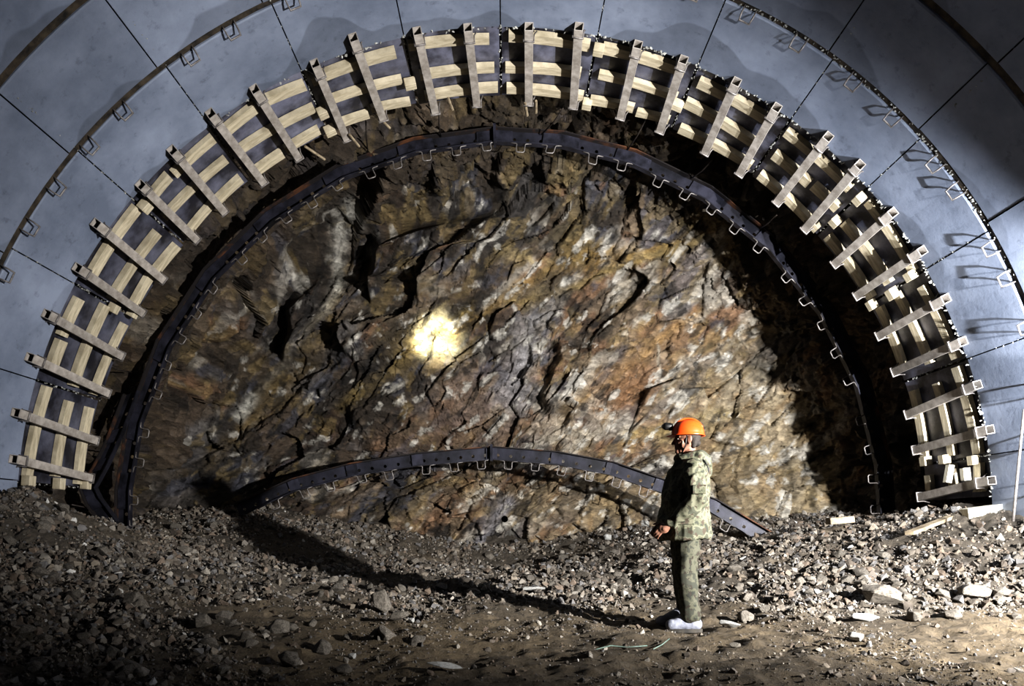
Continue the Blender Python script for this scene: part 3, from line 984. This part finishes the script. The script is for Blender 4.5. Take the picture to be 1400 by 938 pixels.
def build_loose():
    # squared white timber by the right foot
    mb = MB(); p = at(1318, 703, 8.35); q = at(1386, 694, 8.3); mb.beam(p, q, .2, .13, (0, 0, 1), 1)
    tag(mb.build("timber_beam", "wood_pale", None, bevel=.008), "clean white squared timber lying on the rubble by the leaning rod", "timber")
    mb = MB(); mb.beam(at(1243, 729, 8.0), at(1328, 696, 8.75), .10, .04, (0, 0, 1), 3, .08)
    tag(mb.build("timber_plank", "wood_old", None), "long weathered plank propped on rubble beside the white timber", "plank")
    mb = MB(); mb.beam(at(1132, 713, 9.6), at(1165, 710, 9.6), .16, .09, (0, 0, 1), 1)
    tag(mb.build("timber_offcut", "wood_old", None, bevel=.006), "short flat timber offcut at the shadowed foot of the rock", "timber offcut")
    mb = MB(); mb.wire([at(1385, 713, 7.2), at(1391, 650, 7.25), at(1400, 560, 7.35)], .014, 8)
    tag(mb.build("steel_rod", "rebar", None, True), "thin steel rod leaning upright at the edge beside the white timber", "steel rod")
    for i, (a, b, w) in enumerate((((1295, 660), (1299, 636), .07), ((1321, 657), (1319, 640), .09), ((1347, 652), (1344, 634), .09))):
        mb = MB(); p = at(a[0], a[1], 8.75); q = at(b[0], b[1], 8.75); mb.beam(p, q, w, .07, (0, -1, 0), 1)
        tag(mb.build("timber_stake", "wood_pale", None), ["leaning pale stake innermost behind the lowest right steel tube", "stout pale stake behind the middle of the lowest right steel tube", "pale stake at the outer end of the lowest right steel tube"][i], "stake")
    # pale cords dropped on the floor
    for i, pts in enumerate((((815, 895), (835, 889), (858, 891), (885, 889)), ((893, 894), (905, 889), (915, 879)))):
        mb = MB()
        P = [ray_ground(*q) + Vector((0, 0, .03)) for q in pts]
        mb.wire(P, .004, 5)
        tag(mb.build("cord", "cord", None, True), ["longer pale green cord lying on the floor in front of the man", "short curled pale green cord nearer the man's boots"][i], "cord")


# ================================================================== MAN
def capsule(mb, p, q, r0, r1, n=14, sq=(1, 1), m=5):
    """tapered round-ended limb"""
    p, q = Vector(p), Vector(q)
    d = (q - p); L = d.length; d = d.normalized() if L > 1e-6 else Vector((0, 0, 1))
    h = Vector((0, 1, 0)) if abs(d.y) < .9 else Vector((1, 0, 0))
    s = d.cross(h).normalized(); u = d.cross(s)
    rings = []
    for k in range(m):
        a = PI / 2 * (1 - k / m) * .98
        rings.append((p - d * (r0 * math.sin(a)), r0 * math.cos(a)))
    for k in range(m + 1):
        a = PI / 2 * (k / m) * .98
        rings.append((q + d * (r1 * math.sin(a)), r1 * math.cos(a)))
    mb.loft([[c + (s * math.cos(2 * PI * i / n) * sq[0] + u * math.sin(2 * PI * i / n) * sq[1]) * r for i in range(n)] for c, r in rings])


def chain(mb, pts, n=14):
    for a, b in zip(pts, pts[1:]):
        capsule(mb, a[:3], b[:3], a[3], b[3], n)


def ellipsoid(mb, c, rx, ry, rz, n=20, m=12):
    c = Vector(c)
    rings = []
    for k in range(m + 1):
        a = -PI / 2 * .97 + PI * .97 * k / m
        rings.append([c + Vector((rx * math.cos(a) * math.cos(2 * PI * i / n), ry * math.cos(a) * math.sin(2 * PI * i / n), rz * math.sin(a))) for i in range(n)])
    mb.loft(rings)


def remesh(mb, name, vox, smooth_it=4, wrinkle=None):
    me = bpy.data.meshes.new(name); me.from_pydata(mb.v, [], mb.f); me.update()
    bm = bmesh.new(); bm.from_mesh(me); bmesh.ops.recalc_face_normals(bm, faces=bm.faces[:]); bm.to_mesh(me); bm.free()
    o = bpy.data.objects.new(name + "_raw", me); COL.objects.link(o)
    md = o.modifiers.new("r", "REMESH"); md.mode = "VOXEL"; md.voxel_size = vox
    sm = o.modifiers.new("s", "SMOOTH"); sm.iterations = smooth_it; sm.factor = .5
    dg = bpy.context.evaluated_depsgraph_get(); dg.update()
    out = bpy.data.meshes.new_from_object(o.evaluated_get(dg))
    bpy.data.objects.remove(o); bpy.data.meshes.remove(me)
    out.name = name
    if wrinkle:
        n = len(out.vertices)
        co = np.zeros(n * 3, np.float32); out.vertices.foreach_get("co", co); co = co.reshape(-1, 3).astype(float)
        no = np.zeros(n * 3, np.float32); out.vertex_normals.foreach_get("vector", no); no = no.reshape(-1, 3)
        co += no * wrinkle(co)[:, None]
        out.vertices.foreach_set("co", co.astype(np.float32).ravel())
    out.polygons.foreach_set("use_smooth", [True] * len(out.polygons))
    out.update()
    return out


def camo_mat(name, dim=1.0):
    m, nt, b = new_mat(name)
    L = nt.links.new
    tc = N(nt, "ShaderNodeTexCoord")
    n1 = N(nt, "ShaderNodeTexNoise", Scale=13, Detail=3, Roughness=.55)
    n2 = N(nt, "ShaderNodeTexNoise", Scale=21, Detail=2, Roughness=.5)
    L(tc.outputs["Object"], n1.inputs["Vector"])
    mp = N(nt, "ShaderNodeMapping"); mp.inputs["Location"].default_value = (3, 5, 7); L(tc.outputs["Object"], mp.inputs["Vector"]); L(mp.outputs[0], n2.inputs["Vector"])
    r1 = N(nt, "ShaderNodeValToRGB"); r1.color_ramp.interpolation = "CONSTANT"
    e = r1.color_ramp.elements
    s = lambda *c: tuple(v * dim for v in srgb(*c)[:3]) + (1,)
    e[0].position = 0; e[0].color = s(.265, .27, .22); e[1].position = .46; e[1].color = s(.40, .395, .325)
    k = e.new(.56); k.color = s(.325, .33, .26)
    k = e.new(.63); k.color = s(.19, .20, .16)
    L(n1.outputs["Fac"], r1.inputs["Fac"])
    r2 = N(nt, "ShaderNodeValToRGB"); r2.color_ramp.interpolation = "CONSTANT"
    e = r2.color_ramp.elements; e[0].color = (0, 0, 0, 1); e[1].position = .60; e[1].color = (1, 1, 1, 1)
    L(n2.outputs["Fac"], r2.inputs["Fac"])
    mx = N(nt, "ShaderNodeMix", data_type="RGBA"); L(r2.outputs[0], mx.inputs[0]); L(r1.outputs[0], mx.inputs[6]); mx.inputs[7].default_value = s(.24, .205, .16)
    L(mx.outputs[2], b.inputs["Base Color"]); b.inputs["Roughness"].default_value = .85
    return m


def build_man():
    M["skin"] = noise_mat("skin", srgb(.47, .33, .27), srgb(.55, .40, .33), 20, .55, 0, .08, 150)
    M["camo"] = camo_mat("camouflage_cloth")
    M["trouser"] = camo_mat("camouflage_trousers", .5)
    M["boot"] = noise_mat("muddy_boot", srgb(.36, .37, .41), srgb(.60, .61, .66), 14, .6, 0, .3, 60)
    M["sole"] = noise_mat("boot_sole", srgb(.13, .12, .11), srgb(.25, .23, .2), 14, .8, 0, .3, 60)
    M["helmet"] = noise_mat("orange_plastic", srgb(.90, .30, .10), srgb(.93, .36, .14), 6, .32, 0, .03, 60)
    M["black"] = noise_mat("black_plastic", srgb(.05, .05, .05), srgb(.10, .10, .10), 12, .45, 0, .1, 60)
    M["hair"] = noise_mat("short_hair", srgb(.09, .07, .06), srgb(.18, .15, .12), 60, .7, 0, .6, 200)
    M["eye"] = noise_mat("eye_white", srgb(.62, .58, .55), srgb(.70, .66, .62), 10, .25, 0, 0)
    M["iris"] = noise_mat("eye_iris", srgb(.10, .08, .06), srgb(.18, .14, .10), 10, .25, 0, 0)
    x0, y0 = 1.555, 5.83
    z0 = gz(x0, y0) + .005
    root = empty("person", (x0, y0, z0))
    tag(root, "standing man in orange hard hat and camouflage coat, seen in profile", "person")
    # local build frame: f forward (-X), l his left (-Y, toward the viewer), u up
    turn = math.radians(-8)
    def W(f, l, u):
        X, Y = -f, -l
        return Vector((x0 + X * math.cos(turn) - Y * math.sin(turn), y0 + X * math.sin(turn) + Y * math.cos(turn), z0 + u))
    def cap(mb, a, b, ra, rb, n=14): capsule(mb, W(*a), W(*b), ra, rb, n)
    def ch(mb, pts, n=14):
        for a, b in zip(pts, pts[1:]): cap(mb, a[:3], b[:3], a[3], b[3], n)
    def ell(mb, c, rf, rl, ru, n=22, m=14):
        t = MB(); ellipsoid(t, (0, 0, 0), rf, rl, ru, n, m)
        mb.add([W(c[0] - v[0], c[1] + v[1], c[2] + v[2]) for v in t.v], t.f)
    def put(mesh, name, mat, parent):
        o0 = world_of(parent)
        mesh.transform(Matrix.Translation(-o0))
        mesh.materials.clear(); mesh.materials.append(M[mat])
        o = bpy.data.objects.new(name, mesh); COL.objects.link(o); o.parent = parent
        return o

    hz = 1.615   # head centre height
    hand_c = {1: (.205, .215, .86), -1: (.20, -.22, .87)}
    b = MB()
    # head: skull, jaw, brow, nose, lips, chin, ears, neck
    ell(b, (-.012, 0, hz + .03), .098, .077, .098)
    ell(b, (.035, 0, hz - .035), .066, .062, .085)
    cap(b, (.075, -.018, hz - .098), (.075, .018, hz - .098), .022, .022)
    for s in (1, -1):
        ch(b, [(-.01, .055 * s, hz - .045, .022), (.05, .035 * s, hz - .095, .02)])
        cap(b, (.082, .010 * s, hz + .028), (.068, .045 * s, hz + .026), .014, .012)
        cap(b, (.070, .040 * s, hz - .025), (.050, .055 * s, hz - .02), .018, .016)
        ell(b, (-.012, .080 * s, hz - .005), .021, .009, .034, 12, 8)
        ell(b, (-.022, .086 * s, hz + .002), .014, .009, .028, 10, 6)
    ch(b, [(.092, 0, hz + .018, .010), (.113, 0, hz - .022, .012), (.118, 0, hz - .03, .013)], 10)
    for s in (1, -1): ell(b, (.103, .013 * s, hz - .032), .012, .009, .009, 10, 8)
    cap(b, (.093, -.016, hz - .058), (.093, .016, hz - .058), .0085, .0085, 8)
    cap(b, (.091, -.014, hz - .072), (.091, .014, hz - .072), .0095, .0095, 8)
    ch(b, [(-.015, 0, hz - .06, .058), (-.03, 0, hz - .16, .062), (-.03, 0, hz - .22, .075)])
    # trunk
    for pts in ([(-.02, .12, 1.36, .075), (-.01, .09, 1.15, .11), (.01, .07, .98, .105), (.0, .08, .88, .11)], [(-.02, -.12, 1.36, .075), (-.01, -.09, 1.15, .11), (.01, -.07, .98, .105), (.0, -.08, .88, .11)],
                [(-.02, 0, 1.36, .10), (-.0, 0, 1.15, .12), (0, 0, .95, .115)]):
        ch(b, pts)
    for s in (1, -1):
        ch(b, [(-.02, .17 * s, 1.375, .06), (-.05, .245 * s, 1.22, .052), (-.06, .278 * s, 1.10, .044), (.06, .260 * s, .97, .042), (.15, .225 * s, .90, .030)])
        # palm, fingers, thumb
        hx, hy, hu = hand_c[s]
        ch(b, [(.15, .225 * s, .90, .028), (hx, hy * 1.0 * (1 if s > 0 else 1), hu, .033)])
        ell(b, (hx + .005, hy, hu), .046, .022, .042, 14, 10)
        for k, ln in enumerate((.072, .080, .074, .058)):
            o = -.030 + .020 * k
            bx, bu = hx + .035 - .008 * abs(k - 1), hu + .024 - .018 * k
            ch(b, [(bx, hy, bu, .0100), (bx + ln * .42, hy - .010 * s, bu - .012 - .02, .0095), (bx + ln * .62, hy - .026 * s, bu - .05, .0088), (bx + ln * .55, hy - .040 * s, bu - .075 * ln / .08, .0078)], 8)
        ch(b, [(hx - .01, hy - .012 * s, hu + .032, .013), (hx + .035, hy - .032 * s, hu + .040, .0115), (hx + .062, hy - .038 * s, hu + .026, .0095)], 8)
        ch(b, [(0, .095 * s, .90, .095), (.012, .10 * s, .72, .082), (.022, .10 * s, .50, .058), (.0, .10 * s, .38, .058), (-.01, .10 * s, .10, .042)])
        ch(b, [(-.035, .10 * s, .06, .036), (.10, .108 * s, .045, .034), (.15, .11 * s, .04, .03)])
    body = put(remesh(b, "body", .0055, 3), "body", "skin", root)
    # eyes
    for s in (1, -1):
        t = MB(); ell(t, (.0745, .031 * s, hz + .006), .0105, .0105, .0095, 12, 10); e = t.build("eye", "eye", root, True)
        t = MB(); ell(t, (.0815, .032 * s, hz + .006), .0045, .0058, .0058, 10, 8); t.build("iris", "iris", e, True)
    # hair shows as a short shell under the helmet
    t = MB(); ell(t, (-.030, 0, hz + .030), .088, .081, .088)
    for s in (1, -1): cap(t, (-.055, .055 * s, hz - .005), (-.05, .05 * s, hz - .06), .028, .02)
    cap(t, (-.085, -.03, hz - .03), (-.085, .03, hz - .03), .03, .03)
    put(remesh(t, "hair", .008, 3), "hair", "hair", root)

    # coat: trunk, sleeves, collar, hood folded on the back
    c = MB()
    prof = [(.765, .015, .215, .265), (.80, .015, .222, .272), (.92, .02, .212, .262), (1.05, .015, .200, .250), (1.16, .01, .192, .245), (1.27, -.005, .178, .240), (1.36, -.015, .152, .222), (1.41, -.02, .128, .175), (1.45, -.022, .105, .120), (1.49, -.02, .09, .092)]
    c.loft([[W(cf + hd * math.cos(2 * PI * i / 36), hw * math.sin(2 * PI * i / 36), u) for i in range(36)] for u, cf, hd, hw in prof])
    for s in (1, -1):
        ch(c, [(-.02, .17 * s, 1.365, .095), (-.045, .250 * s, 1.22, .084), (-.06, .285 * s, 1.10, .078), (.05, .268 * s, .985, .071), (.135, .238 * s, .915, .060)])
        cap(c, (.128, .231 * s, .918), (.142, .229 * s, .908), .066, .064)
    # collar roll and hood
    for k in range(12):
        a0, a1 = 2 * PI * k / 12, 2 * PI * (k + 1) / 12
        cap(c, (-.02 + .092 * math.cos(a0), .09 * math.sin(a0), 1.475 + .02 * -math.cos(a0)), (-.02 + .092 * math.cos(a1), .09 * math.sin(a1), 1.475 + .02 * -math.cos(a1)), .028, .028, 8)
    ch(c, [(-.10, .09, 1.46, .045), (-.135, .05, 1.43, .055), (-.145, 0, 1.40, .06), (-.135, -.05, 1.43, .055), (-.10, -.09, 1.46, .045)])
    ch(c, [(-.13, .03, 1.42, .06), (-.155, 0, 1.34, .055)])
    def wr(co):
        q = co * np.array([7.5, 7.5, 4.0])
        a_ = 1 - np.abs(vnoise(q + vnoise(co * 5, 3)[:, None] * .8, 900)) * 2
        vert = 1 - np.abs(vnoise(co * np.array([14, 14, 3.0]), 910)) * 2
        big = 1 - np.abs(vnoise(co * np.array([5, 5, 5.5]) + vnoise(co * 3, 4)[:, None], 915)) * 2
        return a_ * .010 + vert * .008 + big * .014 - .010
    coat = put(remesh(c, "coat", .009, 3, wr), "coat", "camo", root)
    # pocket flaps and buttons on the near side
    t = MB(); t.box(W(-.055, .352, 1.175), .115, .02, .075, ((W(1, 0, 0) - W(0, 0, 0)), (W(0, 1, 0) - W(0, 0, 0)), Vector((0, 0, 1)))); t.build("sleeve_pocket", "camo", coat, bevel=.008)
    t = MB(); t.box(W(.05, .262, .92), .16, .02, .06, ((W(1, 0, 0) - W(0, 0, 0)), (W(0, 1, 0) - W(0, 0, 0)), Vector((0, 0, 1)))); t.build("pocket_flap", "camo", coat, bevel=.008)
    # drawstring of the hood
    t = MB(); t.wire([W(-.08, .10, 1.475), W(-.135, .115, 1.42), W(-.165, .11, 1.36), W(-.16, .115, 1.30)], .006, 6); t.build("drawstring", "black", coat, True)

    # trousers
    t = MB()
    ell(t, (0, 0, .84), .16, .19, .12)
    for s in (1, -1):
        ch(t, [(.0, .095 * s, .86, .125), (.015, .105 * s, .66, .112), (.02, .108 * s, .48, .092), (-.0, .108 * s, .30, .088), (-.015, .108 * s, .13, .084)])
    def wr2(co):
        return (1 - np.abs(vnoise(co * np.array([9, 9, 7.0]), 930)) * 2) * .008
    put(remesh(t, "trousers", .009, 3, wr2), "trousers", "trouser", root)
    # boots; far foot a little forward
    for s, fo in ((1, -.01), (-1, .05)):
        t = MB()
        ch(t, [(-.02 + fo * .5, .108 * s, .14, .068), (-.03 + fo, .108 * s, .075, .062)])
        ch(t, [(-.05 + fo, .108 * s, .06, .055), (.06 + fo, .112 * s, .055, .054), (.15 + fo, .118 * s, .048, .050)])
        ch(t, [(-.0 + fo, .108 * s, .12, .06), (.09 + fo, .112 * s, .07, .052)])
        bt = put(remesh(t, "boot", .009, 3), "boot", "boot", root)
        t = MB()
        outl = []
        for i in range(20):
            a = 2 * PI * i / 20
            outl.append((.05 + fo + .158 * math.cos(a), .112 * s + (.052 + .008 * math.cos(a)) * math.sin(a)))
        t.loft([[W(f_, l_, u) for f_, l_ in outl] for u in (-.012, .022)])
        t.build("sole", "sole", bt, bevel=.004)

    # hard hat: shell with brim, ridge, lamp bracket and head lamp
    hx, hu = -.008, hz + .045
    t = MB()
    rings = []
    for k in range(13):
        a = PI / 2 * k / 12
        rr = math.cos(a) ** .82 if k < 12 else .02
        rings.append([W(hx + .138 * rr * math.cos(2 * PI * i / 32), .116 * rr * math.sin(2 * PI * i / 32), hu + .128 * math.sin(a)) for i in range(32)])
    brim = [[W(hx + (.146 + (.035 if math.cos(2 * PI * i / 32) > .0 else .0) * max(0, math.cos(2 * PI * i / 32)) ** 1.5) * math.cos(2 * PI * i / 32), .124 * math.sin(2 * PI * i / 32), hu - .012) for i in range(32)]]
    inner = [[W(hx + .128 * math.cos(2 * PI * i / 32), .106 * math.sin(2 * PI * i / 32), hu - .008) for i in range(32)], [W(hx + .11 * math.cos(2 * PI * i / 32), .09 * math.sin(2 * PI * i / 32), hu + .06) for i in range(32)]]
    t.loft(inner[::-1] + brim + rings)
    hel = t.build("hard_hat", "helmet", root, True)
    hel["label"] = "glossy orange hard hat"
    t = MB()
    for l_ in (-.022, 0, .022):
        P = [W(hx + .130 * math.cos(a), l_, hu + .012 + .1245 * math.sin(a)) for a in np.linspace(.25, PI - .35, 14)]
        t.wire(P, .007, 6)
    t.build("ridge", "helmet", hel, True)
    t = MB(); t.box(W(hx + .140, 0, hu + .068), .03, .05, .055, ((W(1, 0, 0) - W(0, 0, 0)), (W(0, 1, 0) - W(0, 0, 0)), Vector((0, 0, 1))))
    cap(t, (hx + .150, 0, hu + .075), (hx + .178, 0, hu + .075), .030, .034)
    lamp = t.build("head_lamp", "black", hel, True)
    t = MB(); cap(t, (hx + .186, 0, hu + .075), (hx + .198, 0, hu + .075), .024, .022); t.build("lens", "eye", lamp, True)
    for s in (1, -1):
        t = MB(); t.wire([W(hx + .02, .105 * s, hu - .005), W(.02, .082 * s, hz - .06), W(.045, .045 * s, hz - .115)], .005, 6); t.build("chin_strap", "black", hel, True)
    # lamp's narrow beam, falling on the rock where he looks
    li = bpy.data.lights.new("head_lamp_beam", "SPOT"); li.energy = 52000; li.color = (1, .97, .80); li.spot_size = math.radians(8.2); li.spot_blend = 1.0; li.shadow_soft_size = .02
    lo = bpy.data.objects.new("head_lamp_beam", li); COL.objects.link(lo)
    p = W(hx + .23, 0, hu + .075); tgt = at(597, 465, 14.3)
    lo.location = p; lo.rotation_euler = (tgt - p).to_track_quat("-Z", "Y").to_euler()


# ================================================================== LIGHT, CAMERA
def spot(name, loc, target, power, cone, blend, col, soft):
    li = bpy.data.lights.new(name, "SPOT"); li.energy = power; li.color = col; li.spot_size = math.radians(cone); li.spot_blend = blend; li.shadow_soft_size = soft
    o = bpy.data.objects.new(name, li); COL.objects.link(o)
    o.location = loc; o.rotation_euler = (Vector(target) - Vector(loc)).to_track_quat("-Z", "Y").to_euler()
    return o


def build_flood_lamp(L, nv, tv, lab, k_=1.0, drop=.12):
    """work light on a stand beside the lining, with an unseen flap added to keep its light off the near crown"""
    root = empty("flood_lamp", L - Vector((0, .2, L.z - gz(L.x, L.y - .2))))
    tag(root, lab, "lamp")
    n = Vector(nv).normalized()      # the flap's plane passes through the bulb
    d = Vector((-.35, .93, .1)).normalized(); u = (n - d * n.dot(d)).normalized(); sd = d.cross(u)
    mb = MB()
    h = .20 * k_
    def ring(c, k): return [c + sd * (a * k) + u * (b * k) for a, b in ((-1, -1), (1, -1), (1, 1), (-1, 1))]
    mb.loft([ring(L - d * .14 * k_, .10 * k_), ring(L - d * .06 * k_, h)])
    mb.build("housing", "black", root)
    t = Vector(tv).normalized(); t = (t - n * t.dot(n)).normalized(); w = n.cross(t)
    tt = t * .62 - n * drop; c = L + (n * .09 + tt * .5) * k_; t = tt.normalized(); n = t.cross(w) * -1
    mb = MB()
    mb.box(c, 1.5 * k_, .63 * k_, .006, (w, t, n))
    mb.build("flap", "black", root)  # unseen plate added to cut the light on the upper lining
    mb = MB(); p = L - d * .16; mb.wire([p, p - d * .06, Vector((p.x, p.y - .08, p.z - .3)), Vector((p.x, p.y - .08, gz(p.x, p.y)))], .02, 8)
    mb.build("pole", "black", root, True)


def build_light_camera():
    L = Vector((5.35, 1.9, .88))
    spot("flood_lamp_bulb", L, (1.2, 14.3, 2.0), 12600, 120, 1.0, (1.0, .985, .96), .05)
    build_flood_lamp(L, (10.35, -4.89, 11.17), (-2.8, 10.2, 7.1), "work flood lamp on a stand by the lining with a light-cutting flap added")
    L2 = Vector((5.56, 5.0, 1.3))
    spot("wall_lamp_bulb", L2, L2 + Vector((.2, .8, .46)), 4400, 126, 1.0, (.93, .96, 1.0), .03)
    build_flood_lamp(L2, (4.06, -3.54, 4.38), (-.75, 1.6, 1.75), "smaller flood lamp on a stand close to the lining's joint", .45, .10)
    w = bpy.data.worlds.new("world"); scene.world = w; w.use_nodes = True
    w.node_tree.nodes["Background"].inputs[0].default_value = (.5, .6, .8, 1)
    w.node_tree.nodes["Background"].inputs[1].default_value = .002
    cam = bpy.data.cameras.new("camera"); cam.sensor_width = 36; cam.lens = 36 * F / 1400
    cam.shift_x = (700 - VX) / 1400; cam.shift_y = (VY - 469) / 1400
    cam.clip_end = 200
    o = bpy.data.objects.new("camera", cam); COL.objects.link(o)
    o.location = (0, 0, 0); o.rotation_euler = (PI / 2, 0, 0)
    scene.camera = o
    scene.view_settings.view_transform = "Standard"
    scene.view_settings.look = "Medium High Contrast"
    scene.view_settings.exposure = -0.45
    scene.cycles.diffuse_bounces = 1


build_ground()
build_rock()
build_lining()
build_tubes()
build_panels()
build_ribs()
build_rods()
build_rubble()
build_loose()
build_man()
build_light_camera()
